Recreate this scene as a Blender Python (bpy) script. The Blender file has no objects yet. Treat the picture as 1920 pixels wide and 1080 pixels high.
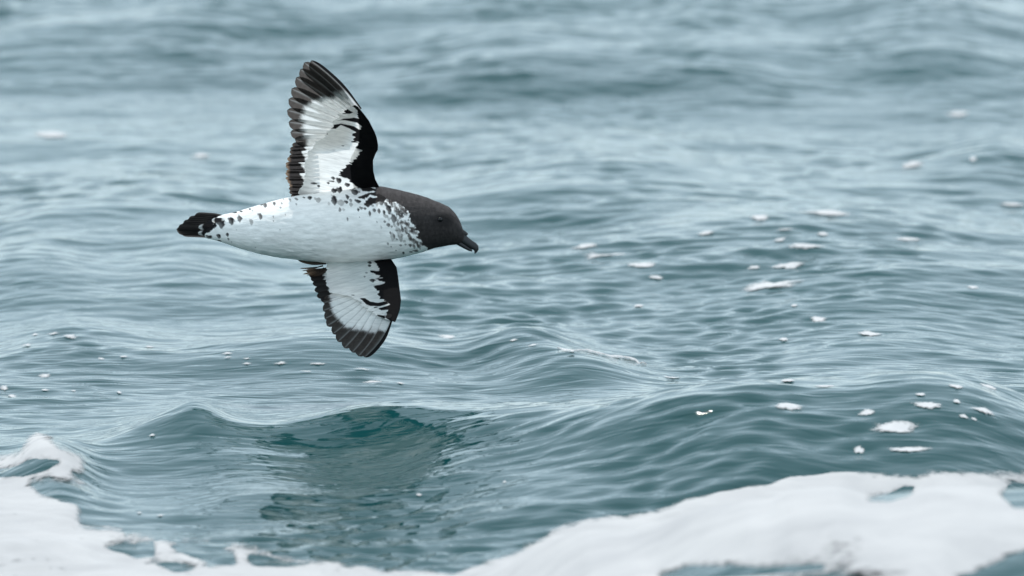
import bpy, math, random
import numpy as np

# ------------------------------------------------------------------ camera
H_CAM, PITCH, LENS, SENSOR = 2.073, math.radians(7.5), 400.0, 36.0
D_BIRD = 14.8
K = SENSOR / LENS / 1920.0            # tangent of one photo pixel
MPP = K * D_BIRD                      # metres per photo pixel at the bird
CP, SP = math.cos(PITCH), math.sin(PITCH)

scene = bpy.context.scene
coll = scene.collection
cam_data = bpy.data.cameras.new("camera")
cam_data.lens, cam_data.sensor_width = LENS, SENSOR
cam_data.clip_start, cam_data.clip_end = 0.1, 20000.0
cam_data.dof.use_dof = True
cam_data.dof.focus_distance = D_BIRD - 0.10
cam_data.dof.aperture_fstop = 7.1
cam = bpy.data.objects.new("camera", cam_data)
coll.objects.link(cam)
cam.location = (0, 0, H_CAM)
cam.rotation_euler = (math.pi / 2 - PITCH, 0, 0)
scene.camera = cam

# ------------------------------------------------------------------ sky + sun
SUN_EL, SUN_AZ = math.radians(71), math.radians(-14)     # azimuth from +Y, negative = left
world = bpy.data.worlds.new("World")
scene.world = world
world.use_nodes = True
wn = world.node_tree
wn.nodes.clear()
w_out = wn.nodes.new("ShaderNodeOutputWorld")
w_bg = wn.nodes.new("ShaderNodeBackground")
w_sky = wn.nodes.new("ShaderNodeTexSky")
w_sky.sky_type = 'NISHITA'
w_sky.sun_disc = False
w_sky.sun_elevation = SUN_EL
w_sky.sun_rotation = SUN_AZ
w_sky.air_density = 1.0
w_sky.dust_density = 0.7
w_sky.ozone_density = 1.0
w_hs = wn.nodes.new("ShaderNodeHueSaturation")
w_hs.inputs["Saturation"].default_value = 0.62
wn.links.new(w_sky.outputs[0], w_hs.inputs["Color"])
w_mix = wn.nodes.new("ShaderNodeMix")            # thin even overcast veil over the clear sky
w_mix.data_type = 'RGBA'
w_mix.inputs[0].default_value = 0.68
w_mix.inputs[7].default_value = (4.25, 5.45, 6.15, 1)
wn.links.new(w_hs.outputs[0], w_mix.inputs[6])
wn.links.new(w_mix.outputs[2], w_bg.inputs[0])
w_bg.inputs[1].default_value = 0.15
wn.links.new(w_bg.outputs[0], w_out.inputs[0])

sun_data = bpy.data.lights.new("sun", 'SUN')
sun_data.energy = 1.4
sun_data.angle = math.radians(1.0)
sun_data.color = (1.0, 0.96, 0.90)
sun = bpy.data.objects.new("sun", sun_data)
coll.objects.link(sun)
sun.location = (0, 20, 30)
sun.rotation_euler = (-(math.pi / 2 - SUN_EL), 0, -SUN_AZ)   # lamp -Z points down and towards the camera

vs = scene.view_settings
vs.view_transform = 'Standard'
vs.look = 'None'
vs.gamma = 1.0
vs.use_curve_mapping = False
vs.exposure = 0.62
scene.cycles.max_bounces = 8
scene.cycles.use_denoising = True
scene.cycles.sample_clamp_indirect = 6.0

# ------------------------------------------------------------------ helpers
def ray(px, py):
    px = np.asarray(px, float); py = np.asarray(py, float)
    a = (px - 960.0) * K
    b = (540.0 - py) * K
    return a, CP + b * SP, -SP + b * CP

def at_depth(px, py, d):
    a, b, c = ray(px, py)
    return np.stack([a * d, b * d, H_CAM + c * d], -1)

def on_plane(px, py, z=0.0):
    a, b, c = ray(px, py)
    t = (z - H_CAM) / c
    return a * t, b * t

def to_px(x, y, z):
    dz = z - H_CAM
    d = y * CP - dz * SP
    v = y * SP + dz * CP
    return 960 + x / d / K, 540 - v / d / K

def smooth(x, a, b):
    t = np.clip((x - a) / (b - a), 0, 1)
    return t * t * (3 - 2 * t)

def vnoise(x, y, seed=0):
    x = np.asarray(x, float); y = np.asarray(y, float)
    ix = np.floor(x).astype(np.int64); iy = np.floor(y).astype(np.int64)
    fx = x - ix; fy = y - iy
    fx = fx * fx * (3 - 2 * fx); fy = fy * fy * (3 - 2 * fy)
    def hsh(i, j):
        n = (i * 374761393 + j * 668265263 + seed * 1442695041) & 0xFFFFFFFF
        n = ((n ^ (n >> 13)) * 1274126177) & 0xFFFFFFFF
        n = (n ^ (n >> 16)) & 0xFFFF
        return n / 32767.5 - 1.0
    return ((hsh(ix, iy) * (1 - fx) + hsh(ix + 1, iy) * fx) * (1 - fy)
            + (hsh(ix, iy + 1) * (1 - fx) + hsh(ix + 1, iy + 1) * fx) * fy)

def fbm(x, y, seed=0, octs=3):
    s = 0; a = 0.5
    for o in range(octs):
        s = s + a * vnoise(x * 2 ** o, y * 2 ** o, seed + 17 * o)
        a *= 0.5
    return s

def sdf(px, py, poly):
    """signed distance to a polygon, positive inside"""
    px = np.asarray(px, float); py = np.asarray(py, float)
    d = np.full(px.shape, 1e18); inside = np.zeros(px.shape, bool)
    n = len(poly)
    for i in range(n):
        ax, ay = poly[i]; bx, by = poly[(i + 1) % n]
        ex, ey = bx - ax, by - ay
        t = np.clip(((px - ax) * ex + (py - ay) * ey) / (ex * ex + ey * ey + 1e-9), 0, 1)
        d = np.minimum(d, (px - ax - t * ex) ** 2 + (py - ay - t * ey) ** 2)
        if ay != by:
            c = ((ay > py) != (by > py)) & (px < ex * (py - ay) / ey + ax)
            inside ^= c
    d = np.sqrt(d)
    return np.where(inside, d, -d)

def mesh_from(name, V, F, mat, parent=None, origin=(0, 0, 0), col=None, uv=None):
    V = np.asarray(V, np.float64) - np.asarray(origin)
    F = np.asarray(F, np.int32)
    me = bpy.data.meshes.new(name)
    k = F.shape[1]
    me.vertices.add(len(V)); me.vertices.foreach_set("co", V.astype(np.float32).ravel())
    me.loops.add(F.size); me.loops.foreach_set("vertex_index", F.ravel())
    me.polygons.add(len(F))
    me.polygons.foreach_set("loop_start", np.arange(0, F.size, k, dtype=np.int32))
    me.polygons.foreach_set("use_smooth", np.ones(len(F), bool))
    me.update(calc_edges=True)
    me.validate()
    if col is not None:
        ca = me.color_attributes.new("plumage", 'FLOAT_COLOR', 'POINT')
        c4 = np.ones((len(V), 4), np.float32); c4[:, :3] = col
        ca.data.foreach_set("color", c4.ravel())
    if uv is not None:
        for nm, arr in uv.items():
            at = me.attributes.new(nm, 'FLOAT', 'POINT')
            at.data.foreach_set("value", np.asarray(arr, np.float32).ravel())
    me.materials.append(mat)
    ob = bpy.data.objects.new(name, me)
    coll.objects.link(ob)
    if parent is not None:
        ob.parent = parent
    return ob

def grid_faces(n, m, wrap=False):
    i = np.arange(n - 1)[:, None]; j = np.arange(m if wrap else m - 1)[None, :]
    j2 = (j + 1) % m
    return np.stack(np.broadcast_arrays(i * m + j, i * m + j2, (i + 1) * m + j2, (i + 1) * m + j), -1).reshape(-1, 4)

def tag(o, label=None, cat=None, group=None, kind=None):
    if label: o["label"] = label
    if cat: o["category"] = cat
    if group: o["group"] = group
    if kind: o["kind"] = kind

class NT:
    def __init__(self, name):
        self.m = bpy.data.materials.new(name); self.m.use_nodes = True
        self.t = self.m.node_tree; self.t.nodes.clear()
        self.out = self.t.nodes.new("ShaderNodeOutputMaterial")
    def n(self, typ, **kw):
        nd = self.t.nodes.new(typ)
        for k, v in kw.items():
            if k in nd.inputs: nd.inputs[k].default_value = v
            else: setattr(nd, k, v)
        return nd
    def l(self, a, b): self.t.links.new(a, b)

# ------------------------------------------------------------------ materials
def mat_water():
    q = NT("sea_water")
    p = q.n("ShaderNodeBsdfPrincipled")
    tc = q.n("ShaderNodeTexCoord")
    mp = q.n("ShaderNodeMapping"); mp.inputs["Scale"].default_value = (0.27, 1.0, 1.0)
    q.l(tc.outputs["Object"], mp.inputs["Vector"])
    n1 = q.n("ShaderNodeTexNoise", Scale=48.0, Detail=1.6, Roughness=0.5, Distortion=0.8)
    q.l(mp.outputs[0], n1.inputs["Vector"])
    b1 = q.n("ShaderNodeBump", Strength=0.8, Distance=0.0027)
    q.l(n1.outputs[0], b1.inputs["Height"])
    at = q.n("ShaderNodeAttribute", attribute_name="coarse")
    n4 = q.n("ShaderNodeTexNoise", Scale=9.0, Detail=4.0, Roughness=0.62, Distortion=0.6)
    q.l(mp.outputs[0], n4.inputs["Vector"])
    b2 = q.n("ShaderNodeBump", Distance=0.05)
    q.l(at.outputs["Fac"], b2.inputs["Strength"]); q.l(n4.outputs[0], b2.inputs["Height"])
    q.l(b1.outputs[0], b2.inputs["Normal"])
    q.l(b2.outputs[0], p.inputs["Normal"])
    n2 = q.n("ShaderNodeTexNoise", Scale=1.3, Detail=2.0)
    q.l(tc.outputs["Object"], n2.inputs["Vector"])
    mx = q.n("ShaderNodeMix", data_type='RGBA')
    mx.inputs[6].default_value = (0.003, 0.040, 0.042, 1)
    mx.inputs[7].default_value = (0.007, 0.055, 0.056, 1)
    q.l(n2.outputs[0], mx.inputs[0])
    q.l(mx.outputs[2], p.inputs["Base Color"])
    p.inputs["Roughness"].default_value = 0.03
    p.inputs["IOR"].default_value = 1.333
    q.l(p.outputs[0], q.out.inputs[0])
    return q.m

def mat_foam(name, thin=False):
    q = NT(name)
    p = q.n("ShaderNodeBsdfPrincipled")
    tc = q.n("ShaderNodeTexCoord")
    n1 = q.n("ShaderNodeTexNoise", Scale=45.0, Detail=4.0, Roughness=0.55)
    q.l(tc.outputs["Object"], n1.inputs["Vector"])
    b = q.n("ShaderNodeBump", Strength=0.2, Distance=0.004)
    q.l(n1.outputs[0], b.inputs["Height"]); q.l(b.outputs[0], p.inputs["Normal"])
    r = q.n("ShaderNodeValToRGB")
    r.color_ramp.elements[0].position = 0.3; r.color_ramp.elements[0].color = (0.42, 0.40, 0.395, 1)
    r.color_ramp.elements[1].position = 0.65; r.color_ramp.elements[1].color = (0.53, 0.502, 0.488, 1)
    n2 = q.n("ShaderNodeTexNoise", Scale=5.0, Detail=5.0, Roughness=0.6, Distortion=0.7)
    mpf = q.n("ShaderNodeMapping"); mpf.inputs["Scale"].default_value = (1.0, 1.6, 1.0); mpf.inputs["Rotation"].default_value = (0, 0, 0.7)
    q.l(tc.outputs["Object"], mpf.inputs["Vector"]); q.l(mpf.outputs[0], n2.inputs["Vector"]); q.l(n2.outputs[0], r.inputs[0])
    if thin:
        r.color_ramp.elements[0].color = (0.52, 0.50, 0.49, 1); r.color_ramp.elements[1].color = (0.64, 0.61, 0.60, 1)
    q.l(r.outputs[0], p.inputs["Base Color"])
    p.inputs["Roughness"].default_value = 0.7
    p.inputs["Specular IOR Level"].default_value = 0.2
    at = q.n("ShaderNodeAttribute", attribute_name="rim")
    n3 = q.n("ShaderNodeTexNoise", Scale=230.0 if thin else 75.0, Detail=5.0, Roughness=0.65)
    q.l(tc.outputs["Object"], n3.inputs["Vector"])
    ad = q.n("ShaderNodeMath", operation='SUBTRACT')
    q.l(n3.outputs[0], ad.inputs[0]); q.l(at.outputs["Fac"], ad.inputs[1])
    mr = q.n("ShaderNodeMapRange", interpolation_type='SMOOTHSTEP')
    mr.inputs[1].default_value = -0.30 if thin else -0.42; mr.inputs[2].default_value = 0.26 if thin else 0.16
    q.l(ad.outputs[0], mr.inputs[0])
    q.l(mr.outputs[0], p.inputs["Alpha"])
    q.l(p.outputs[0], q.out.inputs[0])
    return q.m

def mat_plumage(name, trans=0.0, gam=1.0, bump=0.3, stretch=(40, 260, 260), rough=0.75):
    q = NT(name)
    a = q.n("ShaderNodeVertexColor", layer_name="plumage")
    tc = q.n("ShaderNodeTexCoord")
    mp = q.n("ShaderNodeMapping"); mp.inputs["Scale"].default_value = stretch
    q.l(tc.outputs["Object"], mp.inputs["Vector"])
    nz = q.n("ShaderNodeTexNoise", Scale=1.0, Detail=4.0, Roughness=0.6)
    q.l(mp.outputs[0], nz.inputs["Vector"])
    bp = q.n("ShaderNodeBump", Strength=bump, Distance=0.0015)
    q.l(nz.outputs[0], bp.inputs["Height"])
    mr = q.n("ShaderNodeMapRange"); mr.inputs[1].default_value = 0.3; mr.inputs[2].default_value = 0.7
    mr.inputs[3].default_value = 0.86; mr.inputs[4].default_value = 1.08
    q.l(nz.outputs[0], mr.inputs[0])
    mu = q.n("ShaderNodeMix", data_type='RGBA', blend_type='MULTIPLY'); mu.inputs[0].default_value = 1.0
    q.l(a.outputs[0], mu.inputs[6]); q.l(mr.outputs[0], mu.inputs[7])
    p = q.n("ShaderNodeBsdfPrincipled", Roughness=rough)
    p.inputs["Specular IOR Level"].default_value = 0.1
    p.inputs["Sheen Weight"].default_value = 0.0
    q.l(mu.outputs[2], p.inputs["Base Color"]); q.l(bp.outputs[0], p.inputs["Normal"])
    if trans > 0:
        tr = q.n("ShaderNodeBsdfTranslucent")
        gm = q.n("ShaderNodeGamma", Gamma=gam); q.l(mu.outputs[2], gm.inputs[0])
        q.l(gm.outputs[0], tr.inputs[0]); q.l(bp.outputs[0], tr.inputs["Normal"])
        ms = q.n("ShaderNodeMixShader"); ms.inputs[0].default_value = trans
        q.l(p.outputs[0], ms.inputs[1]); q.l(tr.outputs[0], ms.inputs[2])
        q.l(ms.outputs[0], q.out.inputs[0])
    else:
        q.l(p.outputs[0], q.out.inputs[0])
    return q.m

def mat_plain(name, colr, rough, bump=0.1, scale=900):
    q = NT(name)
    p = q.n("ShaderNodeBsdfPrincipled", Roughness=rough)
    tc = q.n("ShaderNodeTexCoord")
    nz = q.n("ShaderNodeTexNoise", Scale=scale, Detail=3.0)
    q.l(tc.outputs["Object"], nz.inputs["Vector"])
    bp = q.n("ShaderNodeBump", Strength=bump, Distance=0.0005)
    q.l(nz.outputs[0], bp.inputs["Height"]); q.l(bp.outputs[0], p.inputs["Normal"])
    mx = q.n("ShaderNodeMix", data_type='RGBA')
    mx.inputs[6].default_value = (*[c * 0.75 for c in colr], 1); mx.inputs[7].default_value = (*[c * 1.25 for c in colr], 1)
    q.l(nz.outputs[0], mx.inputs[0]); q.l(mx.outputs[2], p.inputs["Base Color"])
    q.l(p.outputs[0], q.out.inputs[0])
    return q.m

M_WATER, M_FOAM, M_FLECK = mat_water(), mat_foam('sea_foam'), mat_foam('thin_foam', True)
M_BODY = mat_plumage("body_plumage", 0.0, 1.0, 0.38, (40, 170, 170))
M_WING = mat_plumage("wing_coverts", 0.58, 1.0, 0.35, (60, 260, 200))
M_FEATH = mat_plumage("flight_feather", 0.5, 0.72, 0.25, (120, 300, 200), 0.6)
M_BILL = mat_plain("bill_horn", (0.012, 0.012, 0.013), 0.45)
M_EYE = mat_plain("eye_gloss", (0.004, 0.003, 0.003), 0.08, 0.0)
M_EYE.node_tree.nodes["Principled BSDF"].inputs["Specular IOR Level"].default_value = 0.3

# ------------------------------------------------------------------ the sea surface
rng = np.random.RandomState(11)
WAVES = []
def add_waves(n, l0, l1, slope, spread, base=-92.0):
    for i in range(n):
        lam = l0 * (l1 / l0) ** ((i + rng.rand()) / n)
        th = math.radians(base + rng.randn() * spread)
        k = 2 * math.pi / lam
        WAVES.append((k * math.cos(th), k * math.sin(th), slope * (0.6 + 0.8 * rng.rand()) / k, rng.rand() * 6.283, lam))
add_waves(6, 9.0, 3.0, 0.010, 25)
add_waves(8, 1.6, 0.6, 0.014, 28)
add_waves(14, 0.5, 0.16, 0.014, 28)
add_waves(24, 0.15, 0.06, 0.017, 30)
add_waves(50, 0.058, 0.032, 0.030, 27)

# placed crests: (crest px x, crest px y, half length px, height m, front width m, back width m, tilt m per m, cusp)
RIDGES = [
    (1000, -60, 1500, 0.085, 0.95, 0.8, 0.0, 0),
    (300, 330, 600, 0.022, 0.45, 0.5, 0.05, 0),
    (1560, 770, 560, 0.052, 0.36, 0.40, 0.0, 0),
    (1500, 412, 520, 0.025, 0.40, 0.4, 0.05, 0),
    (700, 545, 700, 0.018, 0.25, 0.4, 0.1, 0),
    (352, 762, (170, 70), 0.036, 0.10, 0.16, 0.2, 0),
    (420, 800, 110, 0.016, 0.12, 0.2, -0.2, 0),
    (690, 766, 200, 0.034, 0.075, 0.20, 0.0, 0),
    (950, 784, 200, 0.026, 0.08, 0.22, -0.1, 0),
    (1240, 742, 240, 0.042, 0.13, 0.25, -0.05, 0),
    (1780, 730, 280, 0.055, 0.19, 0.25, 0.0, 0),
    (1410, 814, 190, 0.042, 0.16, 0.22, 0.15, 0),
    (1760, 850, 200, 0.02, 0.10, 0.2, 0.2, 0),
    (860, 850, 110, 0.010, 0.07, 0.15, -0.2, 0),
    (1050, 900, 200, 0.022, 0.14, 0.2, 0.1, 0),
    (480, 905, 120, 0.010, 0.10, 0.2, 0.0, 0),
    (1450, 425, 420, 0.030, 0.20, 0.35, 0.10, 0),
    (1700, 520, 320, 0.020, 0.22, 0.3, 0.1, 0),
    (1150, 315, 260, 0.040, 0.26, 0.40, 0.15, 0),
    (1010, 355, 170, 0.020, 0.14, 0.2, 0.1, 0),
    (1870, 292, 130, 0.035, 0.16, 0.3, 0.4, 0),
    (980, 78, 230, 0.050, 0.28, 0.40, 0.1, 0),
    (1350, 133, 170, 0.030, 0.20, 0.30, 0.05, 0),
    (1690, 20, 200, 0.04, 0.24, 0.35, 0.0, 0),
    (1330, 28, 150, 0.03, 0.2, 0.3, 0.2, 0),
    (1740, 88, 130, 0.03, 0.2, 0.3, 0.0, 0),
    (450, -6, 170, 0.035, 0.2, 0.3, 0.0, 0),
    (110, 50, 140, 0.03, 0.24, 0.3, 0.05, 0),
    (330, 55, 110, 0.025, 0.2, 0.3, 0.2, 0),
    (230, 400, 240, 0.028, 0.26, 0.35, 0.05, 0),
    (350, 478, 130, 0.030, 0.2, 0.3, 0.1, 0),
    (60, 470, 130, 0.026, 0.18, 0.3, 0.0, 0),
    (60, 516, 150, 0.020, 0.14, 0.2, 0.0, 0),
    (130, 612, 160, 0.022, 0.18, 0.25, 0.0, 0),
    (620, 650, 220, 0.022, 0.2, 0.25, 0.05, 0),
    (980, 628, 90, 0.028, 0.10, 0.15, -0.1, 0),
    (1080, 660, 120, 0.025, 0.12, 0.15, -0.3, 0),
    (1650, 610, 250, 0.022, 0.2, 0.3, 0.1, 0),
    (90, 826, 75, 0.030, 0.10, 0.14, -0.2, 0),
    (115, 885, 70, 0.018, 0.09, 0.12, -0.3, 0),
]
RID = []
def ridge_h(x, y):
    h = np.zeros(np.shape(x))
    for (gx, gy, hl, hh, wf, wb, tilt, cusp) in RID:
        dx = x - gx
        d = (y - gy) - tilt * dx + 0.04 * vnoise(x * 4 + gx, y * 0 + gy, 9)
        along = np.exp(-(dx / np.where(dx < 0, hl[0], hl[1])) ** 2)
        w = np.where(d < 0, wf, wb)
        h = h + hh * along * np.exp(-np.abs(d / w) ** (1.3 if cusp else 1.8))
    return h
for (cx, cy, hl, hh, wf, wb, tilt, cusp) in RIDGES:
    hh *= 1.1 if cy > 600 else (0.75 if cy > 220 else 0.66)
    z0 = 0.0
    for it in range(6):          # crest sits on the ridges placed before it
        gx, gy = on_plane(cx, cy, z0 + hh)
        z0 = 0.5 * z0 + 0.5 * float(ridge_h(np.array([float(gx)]), np.array([float(gy)]))[0])
    hl = hl if isinstance(hl, tuple) else (hl, hl)
    RID.append((float(gx), float(gy), (hl[0] * K * float(gy), hl[1] * K * float(gy)), hh, wf * 1.3, wb * 1.4, tilt, cusp))

# foamy bank in front: crest line from the photo outline, height from its distance
BANK_OUT = [(700, 1100), (850, 1080), (950, 1044), (1050, 990), (1100, 974), (1180, 971), (1240, 955), (1290, 937), (1330, 929),
            (1400, 916), (1440, 914), (1480, 899), (1560, 889), (1640, 894), (1700, 889), (1750, 883), (1850, 886), (1920, 884), (2050, 888)]
bx, by_, bz = [], [], []
for (qx, qy) in BANK_OUT:
    yc = 13.10 - 0.34 * float(smooth(np.array(qx), 850, 1500))
    a, b, c = ray(qx, qy)
    t = yc / float(b)
    bx.append(float(a) * t); by_.append(yc); bz.append(max(0.0, H_CAM + float(c) * t - 0.018))
bx, by_, bz = map(np.array, (bx, by_, bz))
bz[0] = 0.0

def sea_h(x, y, sp=0.005):
    x = np.asarray(x, float); y = np.asarray(y, float)
    h = np.zeros(x.shape)
    wx = x + 0.05 * vnoise(x * 2.1, y * 1.3, 3) + 0.012 * vnoise(x * 9, y * 7, 5)
    wy = y + 0.06 * vnoise(x * 1.7, y * 1.5, 4) + 0.015 * vnoise(x * 8, y * 8, 6)
    patch = (0.45 + 0.85 * smooth(fbm(x * 1.6, y * 0.9, 8, 2), -0.35, 0.4)) * (0.65 + 0.7 * smooth(vnoise(x * 7, y * 3.2, 12), -0.6, 0.6))
    calm = 0.52 + 0.48 * smooth(y, 17.2, 15.0)
    for (kx, ky, amp, ph, lam) in WAVES:
        g = smooth(lam / np.maximum(sp, 1e-6), 3.0, 6.0)
        if lam < 0.16: g = g * patch * calm
        s = np.sin(kx * wx + ky * wy + ph)
        if lam > 0.07: s = s + 0.25 * np.cos(2 * (kx * wx + ky * wy + ph))
        h += g * amp * s
    h += ridge_h(x, y)
    # bank
    m = (np.abs(x) < 4) & (y > 10) & (y < 14.5)
    if np.any(m):
        xs = x[m]; ys = y[m]
        zc = np.interp(xs, bx, bz); yc = np.interp(xs, bx, by_)
        fall = smooth(np.abs(xs - 0.35), 2.2, 1.0)
        d = ys - yc
        prof = np.where(d > 0, np.exp(-(d / 0.16) ** 2), np.exp(-(d / 0.75) ** 2))
        keep = 1 - 0.75 * prof * (zc > 0.01) * smooth(zc, 0, 0.08)
        h[m] = h[m] * keep + zc * fall * prof
    return h

def axis(lo_f, hi_f, step, lo, hi, g):
    core = np.arange(lo_f, hi_f + 1e-9, step)
    up = [core[-1]]; s = step
    while up[-1] < hi: s *= g; up.append(up[-1] + s)
    dn = [core[0]]; s = step
    while dn[-1] > lo: s *= g; dn.append(dn[-1] - s)
    return np.concatenate([np.array(dn[1:])[::-1], core, np.array(up[1:])])

gxs = axis(-1.05, 1.05, 0.0055, -4000, 4000, 1.10)
gys = axis(12.2, 19.9, 0.0080, -800, 9000, 1.10)
X, Y = np.meshgrid(gxs, gys)
spx = np.gradient(gxs); spy = np.gradient(gys)
SPC = np.maximum(spx[None, :] + 0 * X, spy[:, None] + 0 * X)
Z = sea_h(X.ravel(), Y.ravel(), SPC.ravel())
V = np.stack([X.ravel(), Y.ravel(), Z], -1)
sea = mesh_from("sea", V, grid_faces(len(gys), len(gxs)), M_WATER, None, (0, 0, 0), None, {"coarse": 0.75 * smooth(SPC.ravel(), 0.011, 0.06)})
tag(sea, "grey teal rippled open sea with low wave crests", "water", kind="structure")

# ------------------------------------------------------------------ foam masses in the foreground
FOAM_R = BANK_OUT[1:-1] + [(2700, 890), (2700, 1400), (560, 1400), (560, 1064), (700, 1068), (800, 1074)]
FOAM_L = [(-700, 960), (-600, 900), (-520, 915), (-440, 868), (-340, 902), (-260, 872), (-180, 880), (-90, 850), (0, 858), (38, 845), (52, 822), (70, 813), (95, 818), (115, 838), (148, 852), (162, 872), (158, 888), (140, 890), (168, 915), (135, 912),
          (85, 903), (62, 905), (80, 930), (150, 950), (158, 985), (200, 986), (260, 1002), (330, 1010), (430, 1018), (500, 1032), (560, 1052),
          (640, 1062), (640, 1400), (-700, 1400)]
HOLES = [
    [(1628, 936), (1662, 930), (1692, 917), (1712, 914), (1706, 926), (1668, 940)],
    [(1880, 930), (1895, 912), (1960, 905), (2030, 918), (2060, 934), (1990, 955), (1900, 950)],
    [(2060, 985), (1990, 1000), (1920, 1035), (1880, 1052), (1800, 1085), (1775, 1125), (1850, 1160), (1960, 1145), (2060, 1090), (2090, 1030)],
    [(1240, 1082), (1300, 1060), (1420, 1066), (1540, 1060), (1550, 1068), (1440, 1078), (1330, 1084)],
    [(-150, 866), (0, 884), (30, 878), (55, 866), (82, 862), (110, 866), (85, 878), (40, 890), (-10, 892), (-150, 890)],
    [(200, 1026), (240, 1022), (285, 1018), (286, 1042), (255, 1046), (240, 1034)],
    [(325, 1024), (380, 1020), (435, 1040), (438, 1054), (400, 1055), (360, 1040)],
    [(280, 1055), (330, 1052), (358, 1066), (330, 1070)],
    [(465, 1042), (520, 1050), (580, 1058), (540, 1062), (480, 1056)],
]
fx = np.arange(-1.6, 1.6, 0.0058); fy = np.arange(11.7, 15.4, 0.009)
FX, FY = np.meshgrid(fx, fy)
xr, yr = FX.ravel(), FY.ravel()
FZ = sea_h(xr, yr)
qx, qy = to_px(xr, yr, FZ)
jit = 10 * fbm(qx / 60, qy / 22, 21, 3)
d = np.maximum(sdf(qx, qy, FOAM_R), sdf(qx, qy, FOAM_L))
bord = np.minimum(np.minimum(xr + 1.58, 1.58 - xr) * 260, (yr - 11.7) * 120) - 45 + 70 * fbm(xr * 3, yr * 3, 53, 4)
d = np.minimum(d, bord)
hol = np.full(d.shape, 1e9)
for hpoly in HOLES:
    hol = np.minimum(hol, -sdf(qx, qy, hpoly))
d = d + jit * 0.8 + 5
hol = hol + jit * 0.5
lace = fbm(qx / 30, qy / 10, 31, 4)
thin = smooth(qx, 760, 200) * smooth(qy, 890, 950)            # lace towards the left part of the wash
T = np.where(d > 0, 0.010 * (1 - np.exp(-np.maximum(d, 0) / 22)) + 0.0008, np.maximum(d, -12) * 0.0009)
T = T + smooth(d, 0, 18) * (0.010 * fbm(xr * 6, yr * 3.5, 41, 2) + 0.0015 * fbm(xr * 30, yr * 15, 43, 2))
T = np.where(d > 0, np.maximum(T, 0.0012), T)
T = np.where(T > 0.0012, 0.0012 + (T - 0.0012) * smooth(hol, -4, 60), T)
T = T - 0.006 * smooth(hol, 8, -12)
FV = np.stack([xr, yr, FZ + T], -1)
FF = grid_faces(len(fy), len(fx))
keep = (d[FF] > -9).all(1)
rimv = np.maximum(smooth(d, 34, -8), smooth(hol, 20, -12)) * 1.05
rimv = rimv + thin * 0.40 * smooth(lace, 0.02, 0.5) + 0.26 * smooth(fbm(qx / 90, qy / 16, 37, 3), 0.08, 0.55)
splitx = (600 - 960) * K * 13.2
cxm = xr[FF].mean(1)
def sub_mesh(name, mask):
    f = FF[mask]; u, inv = np.unique(f.ravel(), return_inverse=True)
    o = FV[u].mean(0); o[2] = 0.0
    ob = mesh_from(name, FV[u], inv.reshape(-1, 4), M_FOAM, None, o, None, {'rim': rimv[u]})
    ob.location = o
    return ob
fo = sub_mesh("foam_bank", keep & (cxm >= splitx))
tag(fo, "thick smooth white foam bank swelling across the foreground wave crest", "foam", kind="stuff")
fo = sub_mesh("foam_wash", keep & (cxm < splitx))
tag(fo, "lacy white foam wash with dark gaps and a lumpy curled top", "foam", kind="stuff")

# ------------------------------------------------------------------ drifting foam flecks
def hit_sea(px, py):
    a, b, c = map(float, ray(px, py))
    t = np.linspace(11.8, 21.5, 2600)
    hh = sea_h(a * t, b * t)
    below = np.nonzero(H_CAM + c * t < hh)[0]
    i = below[0] if len(below) else len(t) - 1
    return a * t[i], b * t[i]

FLECKS = {
    "crest": (("small white foam fleck scattered over the rippled crest ahead of the bird", "foam flecks on the far rippled crest"),
        [(1206, 500, 50, 9), (1420, 408, 35, 7), (1468, 431, 35, 7), (1325, 438, 30, 6), (1508, 462, 62, 9), (1463, 452, 20, 6),
         (1485, 500, 62, 10), (1415, 502, 25, 6), (1700, 450, 50, 6), (1530, 600, 28, 8), (1633, 628, 42, 9), (1197, 574, 20, 5), (1490, 574, 15, 5),
         (1468, 637, 20, 5), (1823, 540, 22, 6), (1230, 521, 25, 5), (1090, 465, 60, 6), (1540, 440, 20, 6), (1900, 385, 60, 6)]),
    "far": (("blurred pale foam fleck floating far behind the bird", "far blurred foam flecks"),
        [(1712, 309, 42, 13), (1823, 299, 14, 7), (1795, 215, 40, 12), (100, 254, 66, 12), (372, 292, 40, 8)]),
    "tail": (("tiny white foam fleck drifting on the ripples below the tail", "foam flecks below the tail"),
        [(100, 628, 28, 5), (133, 632, 32, 6), (50, 648, 25, 5), (65, 629, 18, 4), (283, 652, 25, 5), (228, 670, 20, 4), (190, 674, 20, 5), (85, 707, 28, 8),
         (8, 731, 22, 8), (20, 743, 22, 7), (82, 733, 22, 5), (140, 735, 15, 4), (222, 737, 15, 4), (427, 664, 25, 4), (465, 674, 20, 4), (428, 672, 22, 4),
         (463, 684, 25, 5), (528, 684, 30, 7), (597, 684, 42, 7), (573, 698, 30, 5), (285, 817, 18, 6), (300, 968, 18, 6), (262, 963, 12, 4)]),
    "wing": (("thin white foam fleck on the ripples around the lower wing tip", "foam flecks near the lower wing"),
        [(838, 633, 40, 6), (960, 640, 25, 4), (998, 648, 32, 4), (680, 694, 40, 4), (695, 719, 45, 4), (750, 720, 25, 4), (785, 930, 15, 4), (945, 905, 10, 4)]),
    "near": (("round bubbly white foam fleck floating on the dark wave face above the foam bank", "foam flecks on the near wave face"),
        [(1482, 761, 44, 13), (1623, 776, 30, 8), (1740, 762, 48, 12), (1845, 771, 48, 15), (1613, 846, 20, 9), (1792, 725, 30, 6),
         (1855, 728, 35, 5), (1726, 741, 20, 5), (1795, 754, 15, 6), (1807, 783, 18, 6), (1826, 789, 12, 4), (1550, 725, 36, 5), (1480, 715, 25, 5), (1262, 709, 30, 4)]),
}
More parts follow.
